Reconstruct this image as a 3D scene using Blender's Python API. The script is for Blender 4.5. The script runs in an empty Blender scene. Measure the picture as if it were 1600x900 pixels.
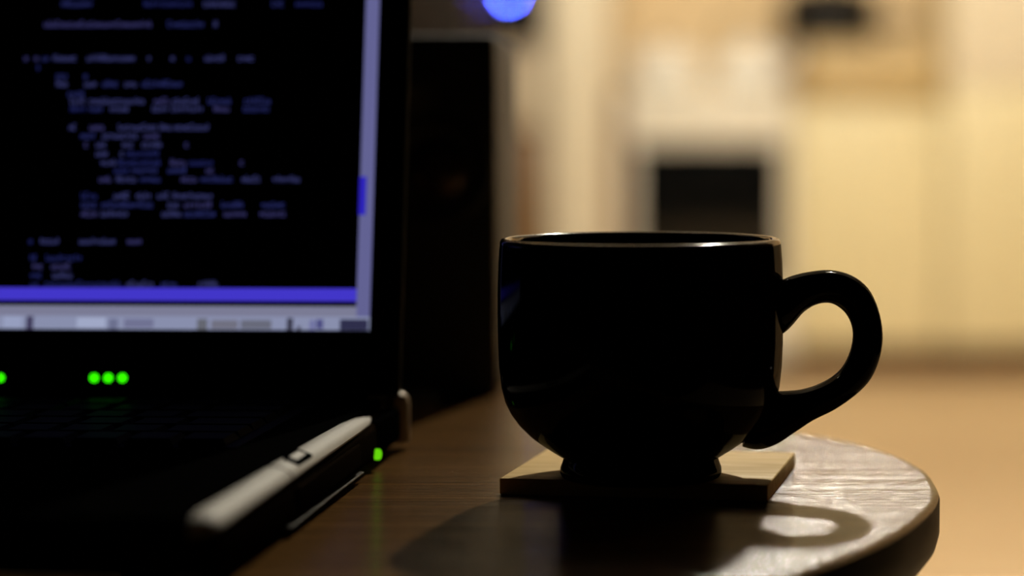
import bpy, bmesh, math, random
from mathutils import Vector, Matrix
random.seed(7)
sc = bpy.context.scene
COL = sc.collection

# ------------------------------------------------------------------ camera
F_PX, X0, Y0 = 3390.0, 1100.0, 450.0          # focal length and principal point for a 1600x900 frame
PITCH = math.atan(247 / F_PX)                  # looking slightly down
CAM_H, TZ = 0.80, 0.668                        # camera height, table top height
cd = bpy.data.cameras.new('camera')
cam = bpy.data.objects.new('camera', cd); COL.objects.link(cam)
cam.location = (0, 0, CAM_H)
cam.rotation_euler = (math.pi / 2 - PITCH, 0, 0)
cd.sensor_width = 36.0
cd.lens = 36.0 * F_PX / 1600.0
cd.shift_x = (800 - X0) / 1600.0
cd.clip_start = 0.02; cd.clip_end = 60
cd.dof.use_dof = True
cd.dof.focus_distance = 0.795
cd.dof.aperture_fstop = 3.5
sc.camera = cam

# ------------------------------------------------------------------ world, exposure
w = bpy.data.worlds.new('night'); sc.world = w; w.use_nodes = True
w.node_tree.nodes['Background'].inputs[0].default_value = (0.0010, 0.0008, 0.0007, 1)
w.node_tree.nodes['Background'].inputs[1].default_value = 1.0
sc.view_settings.view_transform = 'Standard'
sc.view_settings.look = 'None'
sc.view_settings.exposure = 0.0
sc.view_settings.gamma = 1.0
sc.view_settings.use_curve_mapping = False
LAMP_POS = (0.34, 2.95, 2.40)                  # the pendant bulb whose light reaches the table
LAMP_L = 15500.0
LAMP_RGB = (1.0, 0.91, 0.74)
FILL_W = 92.0                                 # added fill spots that brighten the kitchen units
FILL_RGB = (1.0, 0.94, 0.76)
LAMP_R = 0.020

# ------------------------------------------------------------------ pixel helpers (where a sight line meets a plane)
_F = Vector((0, math.cos(PITCH), -math.sin(PITCH))); _U = Vector((0, math.sin(PITCH), math.cos(PITCH)))
_C = Vector((0, 0, CAM_H))
def ray(x, y): return _F + Vector((1, 0, 0)) * ((x - X0) / F_PX) + _U * ((Y0 - y) / F_PX)
def at_z(x, y, z):
    d = ray(x, y); return _C + d * ((z - CAM_H) / d.z)
def at_Y(x, y, Y):
    d = ray(x, y); return _C + d * (Y / d.y)

# ------------------------------------------------------------------ materials
def principled(name, col, rough=0.5, metal=0.0, spec=0.5, coat=0.0):
    m = bpy.data.materials.new(name); m.use_nodes = True
    b = m.node_tree.nodes['Principled BSDF']
    b.inputs['Base Color'].default_value = (*col, 1)
    b.inputs['Roughness'].default_value = rough
    b.inputs['Metallic'].default_value = metal
    b.inputs['Specular IOR Level'].default_value = spec
    b.inputs['Coat Weight'].default_value = coat
    return m
def noisy(name, c1, c2, scale=(8, 8, 8), rough=0.5, r_var=0.08, bump=0.0, bump_dist=0.001, detail=4, metal=0.0, spec=0.5):
    m = principled(name, c1, rough, metal, spec); nt = m.node_tree; N = nt.nodes; L = nt.links
    b = N['Principled BSDF']
    tc = N.new('ShaderNodeTexCoord'); mp = N.new('ShaderNodeMapping'); mp.inputs['Scale'].default_value = scale
    nz = N.new('ShaderNodeTexNoise'); nz.inputs['Scale'].default_value = 1; nz.inputs['Detail'].default_value = detail
    L.new(tc.outputs['Object'], mp.inputs['Vector']); L.new(mp.outputs['Vector'], nz.inputs['Vector'])
    cr = N.new('ShaderNodeValToRGB'); cr.color_ramp.elements[0].color = (*c1, 1); cr.color_ramp.elements[1].color = (*c2, 1)
    cr.color_ramp.elements[0].position = 0.35; cr.color_ramp.elements[1].position = 0.65
    L.new(nz.outputs['Fac'], cr.inputs['Fac']); L.new(cr.outputs['Color'], b.inputs['Base Color'])
    mr = N.new('ShaderNodeMapRange'); mr.inputs['To Min'].default_value = rough - r_var; mr.inputs['To Max'].default_value = rough + r_var
    L.new(nz.outputs['Fac'], mr.inputs['Value']); L.new(mr.outputs['Result'], b.inputs['Roughness'])
    if bump:
        bp = N.new('ShaderNodeBump'); bp.inputs['Strength'].default_value = bump; bp.inputs['Distance'].default_value = bump_dist
        L.new(nz.outputs['Fac'], bp.inputs['Height']); L.new(bp.outputs['Normal'], b.inputs['Normal'])
    return m
def emitter(name, col, strength=1.0):
    m = bpy.data.materials.new(name); m.use_nodes = True; nt = m.node_tree
    nt.nodes.remove(nt.nodes['Principled BSDF'])
    e = nt.nodes.new('ShaderNodeEmission'); e.inputs[0].default_value = (*col, 1); e.inputs[1].default_value = strength
    nt.links.new(e.outputs[0], nt.nodes['Material Output'].inputs[0])
    return m
def lin(r, g, b):
    f = lambda c: (c / 255 / 12.92) if c / 255 <= 0.04045 else ((c / 255 + 0.055) / 1.055) ** 2.4
    return (f(r), f(g), f(b))

def wood(name, c_dark, c_light, along, across, rough, bump, bump_dist, rough_var=0.1, spec=0.5, coarse=2.2, cw=0.6):
    """wood with grain along local X: broad figure, fine fibres and pores"""
    m = principled(name, c_light, rough, 0, spec); nt = m.node_tree; N = nt.nodes; L = nt.links; b = N['Principled BSDF']
    tc = N.new('ShaderNodeTexCoord')
    def noise(scale, detail, dist=0.0):
        mp = N.new('ShaderNodeMapping'); mp.inputs['Scale'].default_value = scale
        nz = N.new('ShaderNodeTexNoise'); nz.inputs['Scale'].default_value = 1; nz.inputs['Detail'].default_value = detail
        nz.inputs['Distortion'].default_value = dist
        L.new(tc.outputs['Object'], mp.inputs['Vector']); L.new(mp.outputs['Vector'], nz.inputs['Vector']); return nz
    fig = noise((along, across * 0.18, across * 0.18), 3, 0.6)
    fib = noise((along * 2.2, across, across), 5)
    por = noise((along * 9 if coarse > 1 else along * 0.8, across * coarse, across * coarse), 2)
    mx = N.new('ShaderNodeMath'); mx.operation = 'MULTIPLY_ADD'; mx.inputs[1].default_value = 0.45
    sc2 = N.new('ShaderNodeMath'); sc2.operation = 'MULTIPLY'; sc2.inputs[1].default_value = 0.55
    L.new(fib.outputs['Fac'], sc2.inputs[0]); L.new(fig.outputs['Fac'], mx.inputs[0]); L.new(sc2.outputs[0], mx.inputs[2])
    cr = N.new('ShaderNodeValToRGB'); cr.color_ramp.elements[0].position = 0.36; cr.color_ramp.elements[1].position = 0.62
    cr.color_ramp.elements[0].color = (*c_dark, 1); cr.color_ramp.elements[1].color = (*c_light, 1)
    L.new(mx.outputs[0], cr.inputs['Fac']); L.new(cr.outputs['Color'], b.inputs['Base Color'])
    mr = N.new('ShaderNodeMapRange'); mr.inputs['From Min'].default_value = 0.3; mr.inputs['From Max'].default_value = 0.7
    mr.inputs['To Min'].default_value = rough + rough_var; mr.inputs['To Max'].default_value = rough - rough_var
    L.new(fib.outputs['Fac'], mr.inputs['Value']); L.new(mr.outputs['Result'], b.inputs['Roughness'])
    ad = N.new('ShaderNodeMath'); ad.operation = 'MULTIPLY_ADD'; ad.inputs[1].default_value = cw
    L.new(por.outputs['Fac'], ad.inputs[0]); L.new(fib.outputs['Fac'], ad.inputs[2])
    bp = N.new('ShaderNodeBump'); bp.inputs['Strength'].default_value = bump; bp.inputs['Distance'].default_value = bump_dist
    L.new(ad.outputs[0], bp.inputs['Height']); L.new(bp.outputs['Normal'], b.inputs['Normal'])
    return m

M = {}
M['table'] = wood('dark stained table wood', (0.048, 0.022, 0.006), (0.145, 0.074, 0.022), 5, 1300, 0.14, 1.0, 0.00036, 0.03, spec=0.16, coarse=0.55, cw=1.5)
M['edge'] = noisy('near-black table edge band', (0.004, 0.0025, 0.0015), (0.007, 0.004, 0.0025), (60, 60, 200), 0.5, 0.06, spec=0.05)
M['coaster'] = wood('pale wooden coaster', (0.58, 0.39, 0.14), (0.72, 0.51, 0.205), 14, 260, 0.6, 0.2, 0.0003, spec=0.12)
M['ceramic'] = principled('black glazed ceramic', (0.0022, 0.0011, 0.0008), 0.5, 0, 0.0, coat=0.14)
M['ceramic'].node_tree.nodes['Principled BSDF'].inputs['Coat Roughness'].default_value = 0.07
M['rim'] = principled('lighter glossy glaze of the rim', (0.016, 0.009, 0.006), 0.13, 0, 0.4)  # rim glaze is browner, lighter and glossier than the body
M['lap_black'] = noisy('black laptop plastic', (0.0020, 0.0020, 0.0020), (0.003, 0.003, 0.003), (900, 900, 900), 0.5, 0.05, 0.05, 0.0001, spec=0.004)
M['lap_deck'] = principled('black deck', (0.0012, 0.0012, 0.0012), 0.5, 0, 0.0)
M['lap_side'] = noisy('dark brown-grey side plastic', (0.0055, 0.0038, 0.0022), (0.0075, 0.005, 0.003), (700, 700, 700), 0.5, 0.05, spec=0.0)
M['silver'] = noisy('silver lacquer', (0.28, 0.27, 0.243), (0.34, 0.33, 0.30), (2500, 2500, 2500), 0.6, 0.06, 0.08, 0.0001, spec=0.25)
M['dull'] = principled('dull grey metal edge', (0.014, 0.012, 0.010), 0.5, 0, 0.05)
M['hinge'] = noisy('champagne metal', (0.20, 0.15, 0.095), (0.25, 0.19, 0.12), (600, 600, 600), 0.5, 0.05, metal=0.2)
M['glass_black'] = principled('black screen surface', (0.0015, 0.0015, 0.002), 0.3, 0, 0.3)
M['spk'] = noisy('black vinyl', (0.0035, 0.0032, 0.003), (0.005, 0.0045, 0.004), (500, 500, 500), 0.6, 0.05, 0.1, 0.0002)
M['cone'] = principled('black speaker cone', (0.006, 0.005, 0.0045), 0.5)
M['dome'] = principled('glossy dark bronze dome', (0.05, 0.03, 0.014), 0.22, 0.5)
M['rubber'] = principled('black rubber', (0.0012, 0.0012, 0.0012), 0.7, 0, 0.0)
M['cream'] = noisy('cream painted fronts', (0.74, 0.645, 0.385), (0.77, 0.675, 0.41), (3, 3, 1.5), 0.45, 0.04)
M['cream_pale'] = noisy('off-white painted fronts', (0.70, 0.61, 0.45), (0.73, 0.64, 0.48), (3, 3, 2), 0.45, 0.04)
M['enamel'] = noisy('white enamel', (0.80, 0.75, 0.64), (0.82, 0.77, 0.66), (3, 3, 3), 0.22, 0.03)
M['white_pot'] = noisy('white enamel cookware', (0.90, 0.87, 0.80), (0.92, 0.89, 0.82), (6, 6, 6), 0.15, 0.03)
M['oven_glass'] = principled('black oven glass', (0.004, 0.004, 0.004), 0.08)
M['iron'] = noisy('black iron', (0.006, 0.005, 0.0045), (0.010, 0.009, 0.008), (60, 60, 60), 0.5, 0.08, spec=0.2)
M['worktop'] = wood('golden wooden worktop', (0.36, 0.22, 0.055), (0.46, 0.30, 0.085), 3, 90, 0.4, 0.1, 0.0005)
M['bread'] = wood('light wood', (0.48, 0.35, 0.16), (0.58, 0.43, 0.21), 3, 80, 0.5, 0.1, 0.0005)
M['plinth'] = wood('brown plinth wood', (0.10, 0.045, 0.010), (0.15, 0.07, 0.018), 3, 60, 0.5, 0.1, 0.0005)
M['brown'] = wood('orange-brown wood', (0.13, 0.060, 0.013), (0.19, 0.092, 0.022), 3, 60, 0.45, 0.1, 0.0005)
M['dark'] = wood('dark brown wood', (0.007, 0.0045, 0.003), (0.011, 0.007, 0.0045), 3, 60, 0.5, 0.1, 0.0005, spec=0.1)
M['beige'] = noisy('beige lacquer', (0.58, 0.46, 0.31), (0.62, 0.50, 0.34), (4, 4, 4), 0.5, 0.05)
M['wall'] = noisy('warm painted wall', (0.72, 0.54, 0.32), (0.75, 0.57, 0.345), (2, 2, 2), 0.8, 0.05, 0.05, 0.001)
M['ceil'] = noisy('ceiling paint', (0.74, 0.70, 0.60), (0.77, 0.73, 0.63), (2, 2, 2), 0.9, 0.03)
M['floor'] = wood('tan laminate floor', (0.54, 0.385, 0.225), (0.61, 0.44, 0.262), 2.2, 40, 0.38, 0.05, 0.0004)
M['chrome'] = principled('chrome', (0.6, 0.58, 0.54), 0.15, 1.0)
M['shade'] = noisy('white lamp shade metal', (0.75, 0.72, 0.66), (0.78, 0.75, 0.69), (5, 5, 5), 0.5, 0.05)
M['bulb'] = emitter('glowing bulb', LAMP_RGB, LAMP_L)
M['led_g'] = emitter('green indicator light', (0.03, 1.0, 0.0), 1.6)
M['led_s'] = emitter('yellow-green indicator light', (0.13, 0.66, 0.004), 1.0)
M['led_b'] = emitter('blue indicator light', (0.05, 0.085, 1.0), 230.0)

# ------------------------------------------------------------------ mesh helpers
class MB:
    def __init__(s): s.v = []; s.f = []; s.sm = []
    def add(s, vs, fs, smooth=False):
        o = len(s.v); s.v += [tuple(v) for v in vs]
        s.f += [tuple(i + o for i in f) for f in fs]; s.sm += [smooth] * len(fs); return s
    def box(s, x0, x1, y0, y1, z0, z1, bev=0.0):
        bm = bmesh.new()
        bmesh.ops.create_cube(bm, size=1)
        for v in bm.verts:
            v.co = Vector(((x0 + x1) / 2 + v.co.x * (x1 - x0), (y0 + y1) / 2 + v.co.y * (y1 - y0), (z0 + z1) / 2 + v.co.z * (z1 - z0)))
        if bev > 0:
            bmesh.ops.bevel(bm, geom=bm.edges[:], offset=bev, segments=3, profile=0.5, affect='EDGES', clamp_overlap=True)
        bm.verts.index_update()
        s.add([v.co[:] for v in bm.verts], [[v.index for v in f.verts] for f in bm.faces], bev > 0); bm.free(); return s
    def lathe(s, prof, c=(0, 0, 0), n=48, axis='z', cap=True):
        vs, fs = [], []
        for r, h in prof:
            for k in range(n):
                a = 2 * math.pi * k / n
                p = (r * math.cos(a), r * math.sin(a), h)
                if axis == 'y': p = (p[0], h, p[1])
                if axis == 'x': p = (h, p[0], p[1])
                vs.append((c[0] + p[0], c[1] + p[1], c[2] + p[2]))
        for i in range(len(prof) - 1):
            for k in range(n):
                q = (k + 1) % n
                fs.append((i * n + k, i * n + q, (i + 1) * n + q, (i + 1) * n + k))
        for i in (0, len(prof) - 1):
            if cap and prof[i][0] > 1e-6: fs.append(tuple(i * n + k for k in (range(n) if i else range(n - 1, -1, -1))))
        return s.add(vs, fs, True)
    def loft(s, rings, cap=True):
        n = len(rings[0]); vs = [p for r in rings for p in r]; fs = []
        for i in range(len(rings) - 1):
            for k in range(n):
                q = (k + 1) % n; fs.append((i * n + k, i * n + q, (i + 1) * n + q, (i + 1) * n + k))
        if cap: fs += [tuple(range(n - 1, -1, -1)), tuple((len(rings) - 1) * n + k for k in range(n))]
        return s.add(vs, fs, True)
    def tube(s, pts, r, n=12):
        pts = [Vector(p) for p in pts]; rings = []
        for i, p in enumerate(pts):
            t = (pts[min(i + 1, len(pts) - 1)] - pts[max(i - 1, 0)]).normalized()
            a = t.orthogonal().normalized() if i == 0 else (rings_a - t * rings_a.dot(t)).normalized()
            rings_a = a; b = t.cross(a)
            rr = r[i] if isinstance(r, (list, tuple)) else r
            rings.append([p + a * (rr * math.cos(2 * math.pi * k / n)) + b * (rr * math.sin(2 * math.pi * k / n)) for k in range(n)])
        return s.loft(rings)
    def build(s, name, mat, parent=None, sharp=40):
        me = bpy.data.meshes.new(name); me.from_pydata(s.v, [], s.f)
        bm = bmesh.new(); bm.from_mesh(me); bmesh.ops.remove_doubles(bm, verts=bm.verts, dist=1e-7)
        bmesh.ops.recalc_face_normals(bm, faces=bm.faces); bm.to_mesh(me); bm.free()
        me.polygons.foreach_set('use_smooth', [True] * len(me.polygons))
        me.set_sharp_from_angle(angle=math.radians(sharp))
        me.materials.append(M[mat] if isinstance(mat, str) else mat)
        o = bpy.data.objects.new(name, me); COL.objects.link(o)
        if parent: o.parent = parent
        return o
def thing(name, label, cat, loc=(0, 0, 0), rz=0.0, group=None):
    o = bpy.data.objects.new(name, None); COL.objects.link(o); o.empty_display_size = 0.02
    o.location = loc; o.rotation_euler = (0, 0, rz); tag(o, label, cat, group); return o
def tag(o, label, cat, group=None):
    o['label'] = label; o['category'] = cat
    if group: o['group'] = group
    return o
def struct(o, label):
    o['kind'] = 'structure'; o['label'] = label; return o
def part(parent, name, mat, *box, bev=0.0):
    return MB().box(*box, bev=bev).build(name, mat, parent)
def crom(pts, closed=True, sub=6):
    n = len(pts); out = []
    for i in range(n if closed else n - 1):
        g = lambda j: Vector(pts[j % n]) if closed else Vector(pts[max(0, min(n - 1, j))])
        p0, p1, p2, p3 = g(i - 1), g(i), g(i + 1), g(i + 2)
        for k in range(sub):
            t = k / sub
            out.append(0.5 * ((2 * p1) + (p2 - p0) * t + (2 * p0 - 5 * p1 + 4 * p2 - p3) * t * t + (3 * p1 - p0 - 3 * p2 + p3) * t ** 3))
    if not closed: out.append(Vector(pts[-1]))
    return out

# ================================================================== the room
KY = 7.0                                           # plane of the kitchen fronts
def kx(px): return (px - X0) / F_PX * KY
XL, XR, YB, YF, ZC = -1.70, 2.30, KY + 0.62, -0.6, 2.55
struct(MB().box(XL, XR, YF, YB, -0.05, 0).build('floor', 'floor'), 'tan wood-look floor running up to the kitchen units')
struct(MB().box(XL, XR, YB, YB + 0.1, 0, ZC).build('wall_back', 'wall'), 'warm tan wall behind the stove and worktop')
struct(MB().box(XR, XR + 0.1, 3.6, YB, 0, ZC).build('wall_right', 'wall'), 'warm tan side wall of the kitchen')
struct(MB().box(XL - 0.1, XL, 3.6, YB, 0, ZC).build('wall_left', 'wall'), 'warm tan side wall at the far left')
struct(MB().box(XL - 0.1, XR + 0.1, 2.2, YB + 0.1, ZC, ZC + 0.08).build('ceiling', 'ceil'), 'pale kitchen ceiling')

# ------------------------------------------------------------------ pendant lamp (above the frame)
lx, ly, lz = LAMP_POS
t = thing('pendant_lamp', 'white pendant lamp with a glowing bulb hanging from the kitchen ceiling', 'lamp', (lx, ly, lz))
MB().lathe([(0.0, -LAMP_R)] + [(LAMP_R * math.sin(a), -LAMP_R * math.cos(a)) for a in [math.pi * k / 12 for k in range(1, 12)]] + [(0, LAMP_R)], n=24).build('bulb', 'bulb', t)
MB().lathe([(0.018, LAMP_R * 0.95), (0.02, 0.09), (0.0, 0.092)], n=20).build('socket', 'chrome', t)
MB().lathe([(0.17, 0.034), (0.165, 0.034), (0.12, 0.070), (0.025, 0.094), (0.0, 0.095), (0.0, 0.10), (0.028, 0.099), (0.124, 0.074), (0.17, 0.034)], n=28).build('shade', 'shade', t)
MB().tube([(0, 0, 0.095), (0, 0, ZC - lz - 0.02)], 0.004, 8).build('cord', 'rubber', t)
MB().lathe([(0.05, ZC - lz - 0.03), (0.05, ZC - lz), (0, ZC - lz)], n=24).build('ceiling_rose', 'shade', t)

# ------------------------------------------------------------------ fill spots added above the frame to brighten the units, not the table
for nm, (ax, ay), (tx, tz) in (('left', (-0.55, 4.5), (-0.3, 1.5)), ('middle', (0.25, 4.5), (0.3, 1.5)), ('right', (1.05, 4.5), (1.0, 1.5))):
    az = ZC - 0.10
    dv = (Vector((tx, KY + .1, tz)) - Vector((ax, ay, az))).normalized()
    t = thing('kitchen_fill_spot', 'added fill spot above the frame to brighten the kitchen units, %s one of three' % {'left': 'leftmost', 'middle': 'middle', 'right': 'rightmost'}[nm], 'lamp', (ax, ay, az), 0, 'added fill spots')
    qd = dv.to_track_quat('-Z', 'Y')
    hm = MB().lathe([(0.030, -.012), (0.036, -.012), (0.036, .05), (0.02, .06), (0, .06), (0, .04), (0.030, .035)], n=28)
    hm.v = [tuple(qd @ Vector(p)) for p in hm.v]; hm.build('housing', 'shade', t)
    MB().tube([(0, 0, .035), (0, 0, .10)], .006, 10).build('stem', 'shade', t)
    ld = bpy.data.lights.new('spot', 'SPOT'); ld.energy = FILL_W; ld.color = FILL_RGB; ld.spot_size = math.radians(112); ld.spot_blend = 0.7; ld.shadow_soft_size = 0.03
    lo = bpy.data.objects.new('fill_beam', ld); COL.objects.link(lo); lo.parent = t; lo.location = dv * 0.014; lo.rotation_euler = qd.to_euler()

# ================================================================== kitchen units
Y = KY
# stove
sx0, sx1 = kx(976), kx(1238)
t = thing('stove', 'white free-standing stove with a black oven window', 'stove', ((sx0 + sx1) / 2, Y + 0.3, 0))
hw = (sx1 - sx0) / 2
part(t, 'body', 'enamel', -hw, hw, -0.27, 0.3, 0.06, 0.90, bev=0.004)
part(t, 'control_panel', 'enamel', -hw + .002, hw - .002, -0.30, -0.27, 0.785, 0.90, bev=0.004)
for k in range(5):
    kb = MB().lathe([(0.018, -0.305), (0.018, -0.318), (0.014, -0.324), (0, -0.324)], ((-0.2 + k * 0.1), 0, 0.845), 20, 'y').build('knob', 'enamel', t)
    part(kb, 'pointer', 'rubber', -0.2 + k * 0.1 - .0015, -0.2 + k * 0.1 + .0015, -.3255, -.323, 0.845, 0.859)
wz1, wz0 = 0.752, 0.30
od = part(t, 'oven_door', 'enamel', -hw + .006, hw - .006, -0.30, -0.272, 0.22, 0.775, bev=0.004)
wxa, wxb = kx(993) - (sx0 + sx1) / 2, kx(1222) - (sx0 + sx1) / 2
part(od, 'oven_window', 'oven_glass', wxa, wxb, -0.304, -0.299, wz0, wz1, bev=0.002)
MB().tube([(wxa, -.302, .766), (wxa, -.335, .766), (wxb, -.335, .766), (wxb, -.302, .766)], 0.006, 10).build('handle', 'enamel', od)
part(t, 'drawer', 'enamel', -hw + .006, hw - .006, -0.298, -0.27, 0.065, 0.21, bev=0.004)
part(t, 'plinth', 'iron', -hw + .01, hw - .01, -0.24, 0.28, 0.0, 0.06)
part(t, 'hob', 'enamel', -hw, hw, -0.30, 0.3, 0.90, 0.925, bev=0.004)
for bx_, by_ in ((-.14, -.14), (.14, -.14), (-.14, .14), (.14, .14)):
    MB().lathe([(0.085, 0.925), (0.085, 0.938), (0.078, 0.942), (0, 0.942)], (bx_, by_, 0), 28).build('burner', 'iron', t)

HOB = 0.942
cxs = (sx0 + sx1) / 2
# white pot and white kettle on the hob
t = thing('stockpot', 'white enamel pot with lid on the left of the stove', 'pot', (cxs - .14, Y + .16, HOB))
MB().lathe([(0, 0), (.105, 0), (.112, .008), (.115, .10), (.119, .104), (.115, .106), (.0, .106)], n=40).build('body', 'white_pot', t)
MB().lathe([(.118, .1065), (.117, .112), (.08, .126), (.03, .134), (0, .135)], n=40).build('lid', 'white_pot', t)
MB().lathe([(.010, .133), (.010, .143), (.018, .150), (.014, .160), (0, .162)], n=20).build('lid_knob', 'iron', t)
for s in (-1, 1):
    MB().tube(crom([(s * .113, -.035, .08), (s * .15, -.03, .085), (s * .155, 0, .086), (s * .15, .03, .085), (s * .113, .035, .08)], False, 5), .006, 8).build('handle', 'white_pot', t)
t = thing('kettle', 'bright white rounded kettle on the right of the stove', 'kettle', (cxs + .135, Y + .16, HOB))
MB().lathe([(0, 0), (.085, 0), (.104, .012), (.112, .045), (.105, .085), (.075, .115), (.045, .125), (.04, .130), (0, .130)], n=40).build('body', 'white_pot', t)
MB().lathe([(.042, .1305), (.036, .140), (.012, .146), (.008, .155), (.014, .162), (0, .168)], n=28).build('lid', 'white_pot', t)
MB().tube(crom([(.085, 0, .055), (.13, 0, .075), (.15, 0, .11), (.165, 0, .118)], False, 5), [.02] * 6 + [.015] * 6 + [.011] * 4, 12).build('spout', 'white_pot', t)
MB().tube(crom([(-.085, 0, .10), (-.10, 0, .18), (-.03, 0, .225), (.05, 0, .215), (.075, 0, .17), (.07, 0, .115)], False, 6), .006, 10).build('handle', 'iron', t)

# base cabinet, right of the stove
def base_cabinet(px0, px1, label, doors):
    x0, x1 = kx(px0), kx(px1)
    t = thing('base_cabinet', label, 'cabinet', ((x0 + x1) / 2, Y + 0.3, 0)); h = (x1 - x0) / 2
    part(t, 'carcass', 'cream', -h, h, -0.28, 0.30, 0.10, 0.895)
    part(t, 'plinth', 'plinth', -h, h, -0.235, 0.28, 0.0, 0.10)
    wd = 2 * h / doors
    for k in range(doors):
        d = part(t, 'door', 'cream', -h + k * wd + .002, -h + (k + 1) * wd - .002, -0.30, -0.281, 0.105, 0.885, bev=0.003)
        xk = -h + (k + 1) * wd - .04
        MB().lathe([(.006, -.300), (.006, -.312), (.013, -.318), (.010, -.326), (0, -.327)], (xk, 0, 0.80), 16, 'y').build('knob', 'cream', d)
    return t
base_cabinet(1242, 1473, 'cream base cabinet between the stove and the tall unit', 1)
wx0, wx1 = kx(1242), kx(1475)
wt = MB().box(wx0, wx1 + .0, Y - 0.03, Y + 0.61, 0.895, 0.93, bev=0.004).build('worktop', 'worktop')
tag(wt, 'golden wooden worktop with a dark front edge above the cream base cabinet', 'worktop')
# tall unit at the right
x0, x1 = kx(1478), kx(1478) + 0.60
t = thing('tall_cabinet', 'tall cream kitchen unit with a paler upper door at right edge', 'cabinet', ((x0 + x1) / 2, Y + .3, 0)); h = (x1 - x0) / 2
part(t, 'carcass', 'cream', -h, h, -0.28, 0.30, 0.10, 2.10)
part(t, 'plinth', 'plinth', -h, h, -0.235, 0.28, 0, 0.10)
d = part(t, 'door', 'cream', -h + .002, h - .002, -0.30, -0.281, 0.105, 0.935, bev=0.003)
MB().lathe([(.006, -.300), (.006, -.312), (.013, -.318), (.010, -.326), (0, -.327)], (h - .04, 0, .84), 16, 'y').build('knob', 'cream', d)
d = part(t, 'door', 'cream_pale', -h + .002, h - .002, -0.30, -0.281, 0.94, 2.095, bev=0.003)
MB().lathe([(.006, -.300), (.006, -.312), (.013, -.318), (.010, -.326), (0, -.327)], (h - .04, 0, 1.3), 16, 'y').build('knob', 'cream_pale', d)
# tall narrow unit at the left of the stove
x0, x1 = kx(856), kx(952)
t = thing('tall_cabinet', 'tall narrow cream cabinet left of the white stove', 'cabinet', ((x0 + x1) / 2, Y + .3, 0)); h = (x1 - x0) / 2
part(t, 'carcass', 'cream_pale', -h, h, -0.28, 0.30, 0.10, 2.10)
part(t, 'plinth', 'plinth', -h, h, -0.235, 0.28, 0, 0.10)
part(t, 'door', 'cream_pale', -h + .002, h - .002, -0.30, -0.281, 0.105, 2.095, bev=0.003)
part(t, 'filler_strip', 'brown', h, h + .045, -0.29, 0.28, 0.0, 0.93)

# bread box and dark pan on the worktop
t = thing('bread_box', 'light wooden bread box on the worktop under the dark pan', 'box', (kx(1365), Y + .2, 0.93))
part(t, 'body', 'bread', -.215, .215, -.16, .16, 0, .125, bev=.006)
part(t, 'lid', 'bread', -.219, .219, -.164, .164, .127, .150, bev=.006)
MB().lathe([(.006, -.1605), (.006, -.170), (.012, -.176), (0, -.18)], (0, 0, .09), 16, 'y').build('knob', 'brown', t)
t = thing('saucepan', 'black saucepan with a long handle on top of the bread box', 'pan', (kx(1300), Y + .2, 1.08))
MB().lathe([(0, 0), (.140, 0), (.158, .008), (.162, .17), (.166, .174), (.158, .174), (.152, .010), (0, .008)], n=40).build('body', 'iron', t)
MB().lathe([(.165, .1745), (.16, .18), (.08, .198), (0, .204)], n=40).build('lid', 'iron', t)
MB().lathe([(.008, .202), (.008, .216), (.016, .222), (0, .232)], n=18).build('lid_knob', 'iron', t)
MB().tube([(.152, 0, .06), (.19, -.005, .062), (.29, -.01, .068)], [.016, .016, .020], 12).build('handle', 'iron', t)

# sideboard, beige bin and dark radio with a blue light, behind the black speaker
x1 = kx(850)
t = thing('sideboard', 'orange-brown wooden sideboard left of the tall cream cabinet', 'cabinet', (x1 - .09, Y + .27, 0))
part(t, 'carcass', 'brown', -.09, .09, -.25, .27, .06, .78)
part(t, 'top', 'brown', -.09, .092, -.27, .27, .781, .805, bev=.003)
part(t, 'plinth', 'plinth', -.085, .085, -.22, .25, 0, .06)
d = part(t, 'door', 'brown', -.088, .088, -.27, -.251, .07, .775, bev=.003)
MB().lathe([(.006, -.27), (.006, -.282), (.012, -.29), (0, -.296)], (.06, 0, .6), 16, 'y').build('knob', 'brown', d)
t = thing('storage_bin', 'beige lidded bin standing on the brown sideboard', 'box', (x1 - .09, Y + .22, .805))
part(t, 'body', 'beige', -.075, .075, -.12, .12, 0, .235, bev=.012)
part(t, 'lid', 'beige', -.08, .08, -.125, .125, .237, .268, bev=.008)
t = thing('radio', 'dark radio with a glowing blue light on top of the beige bin', 'radio', (x1 - .09, Y + .20, 1.0735))
part(t, 'case', 'iron', -.085, .075, -.09, .09, .006, .25, bev=.012)
for s in (-.05, .05): part(t, 'foot', 'rubber', s - .015, s + .015, -.07, .07, 0, .006)
MB().lathe([(.05, -.0905), (.05, -.094), (.0, -.096)], (-.01, 0, .085), 32, 'y').build('speaker_grille', 'rubber', t)
p = at_Y(795, -9, Y + .105)
MB().lathe([(.009, -.0905), (.009, -.093), (.006, -.0945), (0, -.095)], (p.x - (x1 - .09), 0, p.z - 1.0735), 16, 'y').build('indicator_light', 'led_b', t)

# dark wardrobe at the far left of the kitchen, mostly hidden by the laptop and loudspeaker
x0, x1 = kx(440) * .92, kx(742) * .92
t = thing('dark_cabinet', 'tall dark brown cabinet behind the black loudspeaker', 'cabinet', ((x0 + x1) / 2, Y - .30, 0)); h = (x1 - x0) / 2
part(t, 'carcass', 'dark', -h, h, -0.28, 0.26, 0.08, 2.05)
part(t, 'plinth', 'dark', -h, h, -0.24, 0.24, 0, 0.08)
for k in range(2):
    d = part(t, 'door', 'dark', -h + k * h + .002, -h + (k + 1) * h - .002, -0.30, -0.281, 0.09, 2.04, bev=0.003)
    MB().lathe([(.006, -.300), (.006, -.312), (.013, -.318), (.010, -.326), (0, -.327)], ((-.03, .03)[k], 0, 1.0), 16, 'y').build('knob', 'iron', d)

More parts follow.
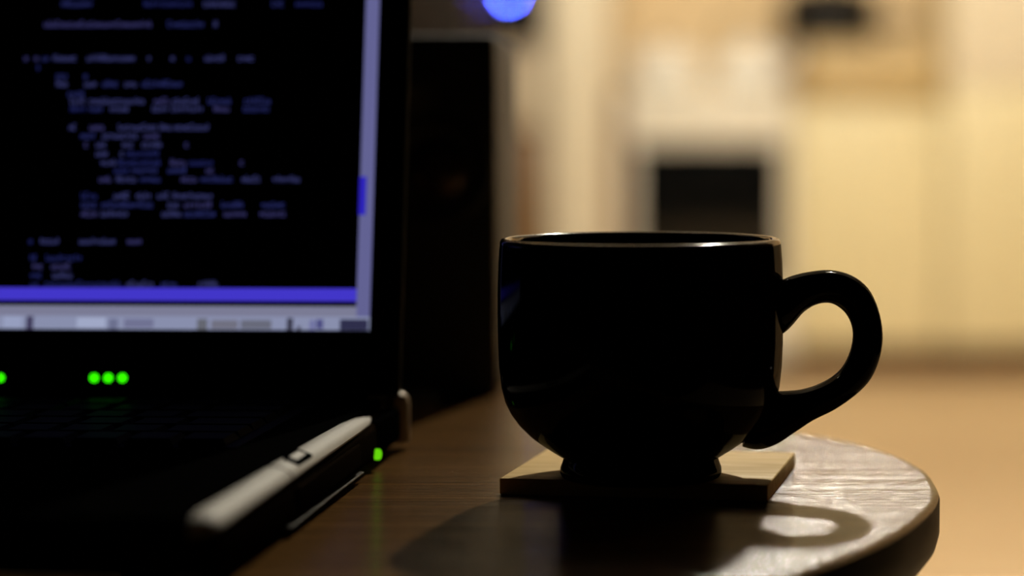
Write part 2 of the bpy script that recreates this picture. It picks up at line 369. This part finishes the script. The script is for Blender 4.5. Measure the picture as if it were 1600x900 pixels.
# ================================================================== side table
pts = [(.034, .648), (.0525, .679), (.0667, .710), (.0791, .748), (.0853, .778), (.0872, .806), (.0861, .841), (.0781, .8777), (.0628, .914),
       (.0383, .9475), (.010, .985), (-.012, 1.04), (-.035, 1.11), (-.09, 1.19), (-.20, 1.26), (-.36, 1.29), (-.52, 1.25), (-.65, 1.13), (-.71, .95),
       (-.70, .76), (-.62, .60), (-.47, .50), (-.30, .472), (-.15, .497), (-.05, .555), (.002, .605)]
oc = Vector((-.30, .86, 0))
t = thing('side_table', 'dark wooden table with a rounded end holding the mug and laptop', 'table', (oc.x, oc.y, 0))
ol = [p.to_2d() for p in crom([(a - oc.x, b - oc.y, 0) for a, b in pts], True, 6)]
def inset(poly, d):
    n = len(poly); out = []
    for i in range(n):
        tg = (poly[(i + 1) % n] - poly[i - 1]).normalized()
        out.append(poly[i] + Vector((-tg.y, tg.x)) * d)
    return out
TH = 0.027
prof = [(.0035, TZ), (.0022, TZ - .0002), (.0008, TZ - .0009), (0, TZ - .0028), (0, TZ - .014), (.0012, TZ - .0185), (.0042, TZ - .0225), (.009, TZ - .0255), (.016, TZ - TH)]
top = [prof[0], prof[1], prof[2], (.0004, TZ - .0016)]
MB().loft([[(q.x, q.y, z) for q in inset(ol, d)] for d, z in top + [(.03, TZ - .004), (.03, TZ - .010)]]).build('table_top', 'table', t, 35)
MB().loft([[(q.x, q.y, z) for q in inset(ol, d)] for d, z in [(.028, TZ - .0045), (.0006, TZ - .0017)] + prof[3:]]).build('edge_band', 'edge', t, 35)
for lx_, ly_ in ((-.28, -.18), (.20, -.12), (-.28, .22), (.17, .24)):
    MB().lathe([(.013, 0), (.016, .01), (.022, .50), (.024, TZ - TH - .045), (.024, TZ - TH - .0005), (0, TZ - TH - .0005)], (lx_, ly_, 0), 24).build('leg', 'table', t)
mb = MB()
part(t, 'apron', 'table', -.26, .18, .215, .235, TZ - TH - .05, TZ - TH - .0005)
part(t, 'apron', 'table', -.26, .18, -.16, -.14, TZ - TH - .05, TZ - TH - .0005)

# ================================================================== coaster
A, B_, D_ = at_z(791, 746, TZ + .006), at_z(1207, 760, TZ + .006), at_z(1233, 708, TZ + .006)
ca = math.atan2((B_ - A).y, (B_ - A).x) + 0.04
cwid, cdep = (B_ - A).length, (D_ - B_).length
cc = (A + D_) / 2
co = MB().box(-cwid / 2, cwid / 2, -cdep / 2, cdep / 2, 0, .006, bev=.0006).build('coaster', 'coaster')
co.location = (cc.x, cc.y, TZ); co.rotation_euler = (0, 0, ca)
tag(co, 'thin pale wooden coaster under the black mug', 'coaster')

# ================================================================== mug
MY = 0.787
mc = at_Y(1001, 500, MY); MUGX = mc.x; MZ = TZ + .0061
ps = ray(1001, 560).y and (Vector((MUGX, MY, TZ + .05)) - _C).dot(_F) / F_PX          # metres per pixel at the mug
def mz(y): return at_Y(1001, y, MY).z - MZ
t = thing('coffee_mug', 'wide black glazed coffee mug with a looped handle on the coaster', 'mug', (MUGX, MY, MZ))
outer = [(121, mz(713)), (128, mz(709)), (136, mz(704)), (147, mz(697)), (160, mz(688)), (172, mz(679)), (190, mz(661)), (203, mz(643)), (211.5, mz(625)), (217, mz(603)),
         (220.5, mz(572)), (222, mz(535)), (222.5, mz(490)), (222, mz(445)), (220.5, mz(408)), (219, mz(388)), (218, mz(378)), (215.5, mz(373.5)), (211, mz(372)),
         (206.5, mz(373.5)), (204, mz(378)), (203.5, mz(400)), (205, mz(480)), (203, mz(560)), (196, mz(610)), (180, mz(645)), (150, mz(675)), (100, mz(692)), (0, mz(696))]
foot = [(0, .002), (100, .002), (108, 0.0), (124, 0.0), (126.5, .0012), (126, .003), (122, .0055), (120, .0075)]
sm = [(r * ps, z) for r, z in foot] + [(r * ps, z) for r, z in outer]
sm = [p for p in sm]
MB().lathe(sm, n=160).build('body', 'ceramic', t, 60)
rp = [(218.4, mz(380)), (218.6, mz(378)), (216, mz(373.1)), (211, mz(371.4)), (206, mz(373.1)), (203.4, mz(378)), (203.2, mz(380))]
rp = rp + [(206, mz(380)), (211, mz(377)), (216, mz(380)), rp[0]]
MB().lathe([(r * ps, z) for r, z in rp], n=160, cap=False).build('rim', 'rim', t, 60)
pairs = [((1207, 442), (1203, 528)), ((1222, 437), (1222, 522)), ((1237, 431), (1237, 509)), ((1262, 425), (1256, 487)), ((1297, 422), (1277, 475)), ((1330, 430), (1299, 474)), ((1356, 450), (1318, 486)),
         ((1372, 482), (1329, 504)), ((1379, 520), (1332.5, 525)), ((1375, 556), (1328, 550)), ((1361, 590), (1316, 574)), ((1338, 615), (1299, 590)),
         ((1304, 639), (1276, 602)), ((1270, 656), (1252, 609)), ((1243, 674), (1230, 611)), ((1212, 694), (1208, 612)), ((1184, 702), (1190, 618)), ((1160, 697), (1175, 630))]
po = crom([at_Y(a[0], a[1], MY) - Vector((MUGX, MY, MZ)) for a, b in pairs], False, 4)
pi_ = crom([at_Y(b[0], b[1], MY) - Vector((MUGX, MY, MZ)) for a, b in pairs], False, 4)
rings = []
for i, (a, b) in enumerate(zip(po, pi_)):
    c = (a + b) / 2; hv = (a - b) / 2; u = i / (len(po) - 1)
    dy = .0078 + .0022 * abs(2 * u - 1) ** 3
    ring = []
    for k in range(20):
        an = 2 * math.pi * k / 20; ce, se = math.cos(an), math.sin(an)
        e = 0.8
        ring.append(c + hv * (math.copysign(abs(ce) ** e, ce)) + Vector((0, dy, 0)) * (math.copysign(abs(se) ** e, se)))
    rings.append(ring)
MB().loft(rings).build('handle', 'ceramic', t, 60)

# ================================================================== black loudspeaker behind
SY = 1.074
sxr = at_Y(775, 400, SY).x
sztop = at_Y(775, 54, SY).z - TZ
t = thing('loudspeaker', 'black box loudspeaker standing between laptop screen and mug', 'speaker', (sxr - .075, SY + .06, TZ))
part(t, 'cabinet', 'spk', -.075, .075, -.06, .07, .002, sztop, bev=.003)
for a in (-.055, .055): part(t, 'foot', 'rubber', a - .01, a + .01, -.05, .06, 0, .0025)
dc = at_Y(688, 268, SY) - Vector((sxr - .075, SY + .06, TZ))
MB().lathe([(.0255, -.0603), (.0255, -.0625), (.024, -.0635), (.022, -.0625), (.020, -.062), (.015, -.0615), (0, -.0612)], (dc.x, 0, dc.z), 48, 'y').build('woofer_cone', 'cone', t)
MB().lathe([(.0145, -.0617), (.0138, -.0645), (.011, -.0675), (.007, -.0695), (0, -.070)], (dc.x, 0, dc.z), 40, 'y').build('dust_cap', 'dome', t)
MB().lathe([(.022, -.0603), (.022, -.063), (.012, -.0635), (.008, -.066), (0, -.067)], (dc.x - .02, 0, dc.z + .048 - .005), 36, 'y').build('tweeter', 'cone', t)

# ================================================================== laptop
LA, LB = at_z(572, 734, TZ), at_z(375, 885, TZ)
la = math.atan2((LA - LB).x, (LA - LB).y)
LO = at_z(632, 702, TZ)
lap = thing('laptop', 'open black laptop with silver edges showing lines of code', 'laptop', (LO.x, LO.y, TZ), -la)
LM = Matrix.Translation(LO) @ Matrix.Rotation(-la, 4, 'Z')
LMI = LM.inverted()
LW, LD = 0.358, 0.283
part(lap, 'base', 'lap_side', -LW + .001, -.0008, -LD + .004, -.001, .0035, .0182, bev=.003)
part(lap, 'deck', 'lap_deck', -LW + .008, -.0080, -LD + .009, -.006, .0165, .0222, bev=.0012)
# silver edge trims: profile swept front to back, rounded at the front corner
def trim_profile(s): return [(-.0088, .0165), (-.0088, .0226), (-.0075, .0229), (-.0052, .0226), (-.0028, .0216), (-.0010, .0204), (-.0003, .0192), (-.0010, .0180)]
def side_trim(mirror):
    rings = []
    for yy, sc_, dx in [(-LD, .35, -.0045), (-LD + .0012, .7, -.0022), (-LD + .004, .92, -.0006), (-LD + .009, 1, 0), (-LD + .1, 1, 0), (-LD + .16, .97, 0), (-LD + .20, .88, -.0004), (-.060, .70, -.001), (-.045, .45, -.002), (-.026, .12, -.004)]:
        r = []
        for x, z in trim_profile(0):
            xx = -.0065 + (x + .0065) * sc_ + dx * .3; zz = .0165 + (z - .0165) * sc_
            r.append((xx if not mirror else -LW - xx, yy, zz))
        rings.append(r)
    return MB().loft(rings)
tr = side_trim(False).build('edge_trim', 'silver', lap, 35)
side_trim(True).build('edge_trim', 'silver', lap, 35)
part(lap, 'front_trim', 'lap_deck', -LW + .011, -.011, -LD, -LD + .0095, .0165, .0222, bev=.0025)
# seam and small inset latch on the right trim
def on_side(px, py, x, z=None):
    """local y where the sight line crosses the laptop's side plane at local x"""
    o = LMI @ _C; d = (LMI.to_3x3() @ ray(px, py)); s = (x - o.x) / d.x; return o + d * s
q = on_side(440, 734, -.004)
mb = MB()
seam = [(-.0088, .0228), (-.0075, .0231), (-.0052, .0228), (-.0028, .0218), (-.0010, .0206), (-.0001, .0192)]
MB().loft([[(x, q.y + dy, z) for x, z in seam] + [(x - .0008, q.y + dy, z - .0008) for x, z in seam[::-1]] for dy in (-.0005, .0005)]).build('trim_seam', 'rubber', tr)
q2 = on_side(462, 713, -.005)
def slant(name, mat, xa, xb, ya, yb, lift):
    f = lambda x: .0226 + (x + .0052) * (-.0010 / .0024) + lift
    vs = [(xa, ya, f(xa)), (xb, ya, f(xb)), (xb, yb, f(xb)), (xa, yb, f(xa))]
    vb = [(x, y, z - .0012) for x, y, z in vs]
    MB().add(vs + vb, [(0, 1, 2, 3), (7, 6, 5, 4), (0, 4, 5, 1), (1, 5, 6, 2), (2, 6, 7, 3), (3, 7, 4, 0)]).build(name, mat, tr)
slant('latch_frame', 'rubber', -.0068, -.0016, q2.y - .0100, q2.y + .0100, .0006)
slant('latch', 'silver', -.0056, -.0030, q2.y - .0066, q2.y + .0066, .0007)
# right side details
ya, yb = on_side(455, 808, 0).y, on_side(568, 736, 0).y
part(lap, 'drive_bay', 'lap_side', -.004, .0002, ya + .01, yb - .005, .0062, .0150, bev=.0008)
part(lap, 'lower_trim', 'dull', -.006, .0003, ya, yb, .0031, .0038, bev=.0003)
part(lap, 'port_recess', 'rubber', -.006, -.0004, -.052, -.008, .0050, .0182, bev=.0008)
q = on_side(590, 710, 0.0)
MB().lathe([(.0022, -.001), (.0022, .0008), (.0014, .0014), (0, .0016)], (0, q.y, q.z), 16, 'x').build('side_light', 'led_s', lap)
MB().lathe([(0, .003), (.0052, .003), (.0056, .004), (.0056, .0195), (.0050, .0220), (.0034, .0236), (0, .0242)], (-.0035, .001, 0), 28).build('hinge_cap', 'hinge', lap)
MB().lathe([(0, .003), (.0052, .003), (.0056, .004), (.0056, .0195), (.0050, .0220), (.0034, .0236), (0, .0242)], (-LW + .0035, .001, 0), 28).build('hinge_cap', 'hinge', lap)
for fx in (-.03, -LW + .03):
    for fy in (-.03, -LD + .03):
        MB().lathe([(.008, 0), (.008, .0036), (0, .0036)], (fx, fy, 0), 20).build('foot', 'rubber', lap)
MB().tube([(-LW + .012, -.0105, .0232), (-.012, -.0105, .0232)], .0058, 16).build('hinge_barrel', 'lap_black', lap)
# keyboard and touchpad
kb = part(lap, 'keyboard', 'lap_black', -LW + .030, -.030, -.150, -.030, .0221, .0226)
kw, kd = .0182, .0180
keymesh = None
for r in range(6):
    y0 = -.146 + r * .0192
    xk = -LW + .034; k = 0
    row_w = -.034 - xk
    if r == 0: ws = [1.3, 1.2, 1.2, 5.2, 1.2, 1.2, 1, 1, 1, 1]
    else: ws = [1.0 + .25 * ((r + 1) % 3)] + [1] * 12 + [1.8 - .2 * (r % 3)]
    tot = sum(ws)
    for wv in ws:
        wk = row_w * wv / tot
        key = 'k%.3f' % wk
        if not hasattr(part, 'cache'): part.cache = {}
        if key not in part.cache:
            o = MB().add([(-wk / 2 + .0008, -kd / 2, 0), (wk / 2 - .0008, -kd / 2, 0), (wk / 2 - .0008, kd / 2, 0), (-wk / 2 + .0008, kd / 2, 0),
                          (-wk / 2 + .0024, -kd / 2 + .0014, .0022), (wk / 2 - .0024, -kd / 2 + .0014, .0022), (wk / 2 - .0024, kd / 2 - .0018, .0022), (-wk / 2 + .0024, kd / 2 - .0018, .0022)],
                         [(3, 2, 1, 0), (4, 5, 6, 7), (0, 1, 5, 4), (1, 2, 6, 5), (2, 3, 7, 6), (3, 0, 4, 7)]).build('key', 'lap_black', kb)
            part.cache[key] = o
        else:
            o = part.cache[key].copy(); COL.objects.link(o); o.parent = kb
        o.location = (xk + wk / 2, y0 + kd / 2, .0227)
        xk += wk
part(lap, 'touchpad', 'lap_side', -.215, -.140, -.232, -.180, .0221, .0225)
for k in range(2): part(lap, 'touchpad_button', 'silver', -.215 + k * .038, -.1785 + k * .038, -.246, -.234, .0221, .0230, bev=.0003)
# lid, leaning back
TH_L = math.radians(12.0)
PV = Vector((0, -.012, .0240))
eu = Vector((0, math.sin(TH_L), math.cos(TH_L))); ew = Vector((0, -math.cos(TH_L), math.sin(TH_L)))     # up the lid, out of the lid
def lid_pt(x, v, w_): return PV + Vector((x, 0, 0)) + eu * v + ew * w_
def lid_mesh(x0, x1, v0, v1, w0, w1, bev=0.0):
    mb = MB().box(x0, x1, v0, v1, w0, w1, bev=bev); mb.v = [tuple(lid_pt(*p)) for p in mb.v]; return mb
DX1, DX0, DV0, DV1 = -.01275, -.01275 - .331, .02655, .02655 + .207
lid = lid_mesh(-LW, -.0003, 0.0, .252, -.009, -.0008, .0025).build('lid', 'lap_black', lap)
for (a, b, c, d) in ((-LW + .002, DX0, .002, .250), (DX1, -.0022, .002, .250), (DX0, DX1, .002, DV0), (DX0, DX1, DV1, .250)):
    lid_mesh(a, b, c, d, -.0012, .0006, .0003).build('bezel', 'lap_black', lid)
disp = lid_mesh(DX0, DX1, DV0, DV1, -.0010, -.0004).build('display', 'glass_black', lap)
WS = -.00035
def lid_uv(px, py):
    o = LMI @ _C; d = LMI.to_3x3() @ ray(px, py); n = ew; pl = PV + ew * WS
    h_ = o + d * ((pl - o).dot(n) / d.dot(n)) - PV
    return h_.x, h_.dot(eu)
def quadmesh(mb, x0, x1, v0, v1, w_=WS):
    mb.add([lid_pt(x0, v0, w_), lid_pt(x1, v0, w_), lid_pt(x1, v1, w_), lid_pt(x0, v1, w_)], [(0, 1, 2, 3)])
def uvrect(px0, py0, px1, py1):
    (xa, va), (xb, vb) = lid_uv(px0, (py0 + py1) / 2), lid_uv(px1, (py0 + py1) / 2)
    xm = (px0 + px1) / 2
    return xa, xb, lid_uv(xm, py1)[1], lid_uv(xm, py0)[1]
def screen_rect(name, px0, py0, px1, py1, rgb, w_=WS, full=None):
    xa, xb, va, vb = uvrect(px0, py0, px1, py1)
    if full == 'left': xa = DX0
    if full == 'tall': vb = DV1
    mb = MB(); quadmesh(mb, xa, min(xb, DX1), max(va, DV0), vb, w_)
    return mb.build(name, emitter(name + ' light', lin(*rgb)), disp)
# scroll bar, selection bar, status and task bars
xs1 = DX1; xs0 = DX1 - (lid_uv(577, 400)[0] - lid_uv(555, 400)[0])
v_task1 = lid_uv(300, 478)[1]
mb = MB(); quadmesh(mb, xs0, xs1, lid_uv(300, 494)[1], DV1); mb.build('scroll_bar', emitter('scroll bar light', lin(98, 98, 146)), disp)
vt0, vt1 = lid_uv(570, 336)[1], lid_uv(570, 276)[1]
mb = MB(); quadmesh(mb, xs0 - .0003, xs0 + .0026, vt0, vt1, WS + .00004); mb.build('scroll_thumb', emitter('scroll thumb light', lin(44, 34, 182)), disp)
va, vb = lid_uv(300, 470)[1], lid_uv(300, 450)[1]
mb = MB(); quadmesh(mb, DX0, lid_uv(557, 460)[0], va, vb); mb.build('selection_bar', emitter('selection bar light', lin(66, 54, 200)), disp)
vm = lid_uv(300, 494)[1]
mb = MB(); quadmesh(mb, DX0, xs0 + .0002, vm, v_task1); mb.build('status_bar', emitter('status bar light', lin(122, 123, 148)), disp)
mb = MB(); quadmesh(mb, DX0, xs1, DV0, vm); mb.build('task_bar', emitter('task bar light', lin(136, 142, 172)), disp)
for a, b, c, d, rgb in ((5, 494, 34, 512, (150, 158, 190)), (41, 494, 52, 516, (66, 62, 92)), (120, 496, 165, 512, (160, 168, 198)), (170, 498, 184, 516, (108, 112, 142)), (194, 498, 240, 512, (112, 114, 146)),
                        (308, 498, 324, 516, (100, 102, 112)), (330, 500, 372, 514, (112, 112, 128)), (376, 500, 424, 514, (104, 106, 122)),
                        (448, 497, 458, 516, (60, 60, 78)), (464, 510, 470, 516, (70, 70, 88)), (484, 500, 492, 516, (110, 112, 160)), (494, 499, 505, 514, (78, 78, 130)), (531, 499, 575, 516, (46, 46, 74))):
    screen_rect('task_item', a, c - 0 if False else b, c, d, rgb, WS + .00004)
# lines of code: rows of small glyph marks
code = [(-8, [(95, 150), (235, 300), (318, 345)]), (6, [(95, 145), (225, 300), (318, 368), (425, 443), (462, 503)]), (38, [(69, 236), (262, 320), (334, 342)]),
        (91, [(38, 46), (54, 60), (66, 76), (82, 120), (136, 210), (230, 237), (267, 274), (292, 300), (320, 350), (372, 397)]), (106, [(57, 64)]),
        (119, [(88, 105), (131, 138)]), (131, [(88, 105), (132, 152), (160, 185), (195, 215), (222, 286)]), (147, [(106, 132)]),
        (158, [(110, 133), (140, 225), (240, 265), (270, 310), (325, 360), (382, 422)]), (170, [(110, 133), (138, 160), (172, 200), (238, 265), (268, 318), (334, 360), (380, 420)]),
        (199, [(108, 118), (140, 162), (185, 245), (250, 270), (272, 326)]), (212, [(126, 148), (160, 218), (225, 252)]), (226, [(132, 137), (150, 165), (190, 210), (222, 252), (289, 294)]),
        (240, [(150, 168), (188, 193), (198, 250)]), (254, [(157, 180), (184, 250), (266, 290), (296, 334), (375, 381)]), (266, [(178, 200), (205, 245), (262, 290), (322, 334)]),
        (280, [(155, 175), (182, 215), (220, 250), (283, 310), (314, 366), (378, 406), (426, 468)]), (306, [(127, 152), (178, 202), (212, 238), (246, 264), (270, 335)]),
        (320, [(127, 152), (158, 240), (262, 280), (288, 330), (346, 380), (408, 445)]), (334, [(127, 152), (158, 200), (253, 282), (288, 336), (350, 384), (405, 446)]),
        (377, [(45, 50), (62, 95), (124, 180), (199, 221)]), (403, [(46, 56), (72, 130)]), (416, [(50, 66), (80, 112)]), (430, [(47, 66), (82, 115)]),
        (444, [(48, 60), (70, 190), (198, 240), (252, 278), (310, 342)])]
gm = [emitter('code light', lin(*c)) for c in ((54, 56, 104), (38, 42, 94), (54, 52, 100), (32, 36, 88))]
for yrow, segs in code:
    mb = MB(); mats = []
    for a, b in segs:
        x = a; mi = random.choice((0, 0, 1, 2, 3))
        while x < b - 2:
            cw = min(5.2, b - x); kind = random.random()
            tall = random.random() < .25
            y0, y1 = (yrow - 5.5, yrow + 4.5) if tall else (yrow - 2.8, yrow + 4.5)
            if kind < .25: strokes = [(0, y0, 1.5, y1), (1.5, y1 - 1.5, cw, y1), (cw - 1.4, yrow - 1.5, cw, y1)]
            elif kind < .5: strokes = [(0, y0, cw, y0 + 1.6), (0, y0, 1.5, y1), (0, y1 - 1.6, cw, y1)]
            elif kind < .75: strokes = [(cw / 2 - .8, y0, cw / 2 + .8, y1), (0, yrow - 1, cw, yrow + .6)]
            else: strokes = [(0, y0, 1.5, y1), (cw - 1.5, y0, cw, y1), (0, yrow - .4, cw, yrow + 1.2)]
            for s0, t0, s1, t1 in strokes:
                if t0 >= 449: continue
                quadmesh(mb, *uvrect(x + s0, t0, x + s1, min(t1, 449.5)))
                mats.append(mi)
            x += 6.3
    o = mb.build('code_line', gm[0], disp); o['kind'] = 'stuff'
    for g in gm[1:]: o.data.materials.append(g)
    for p_, m_ in zip(o.data.polygons, mats): p_.material_index = m_
# green status lights on the lid's lower bezel
for px in (1.5, 148.5, 170.5, 192.5):
    x, v = lid_uv(px, 591)
    mb = MB().lathe([(.0018, .0004), (.0018, .0010), (.0012, .0016), (0, .0019)], (0, 0, 0), 18)
    mb.v = [tuple(lid_pt(x + a, v + b, c)) for a, b, c in mb.v]
    mb.build('status_light', 'led_g', lap)
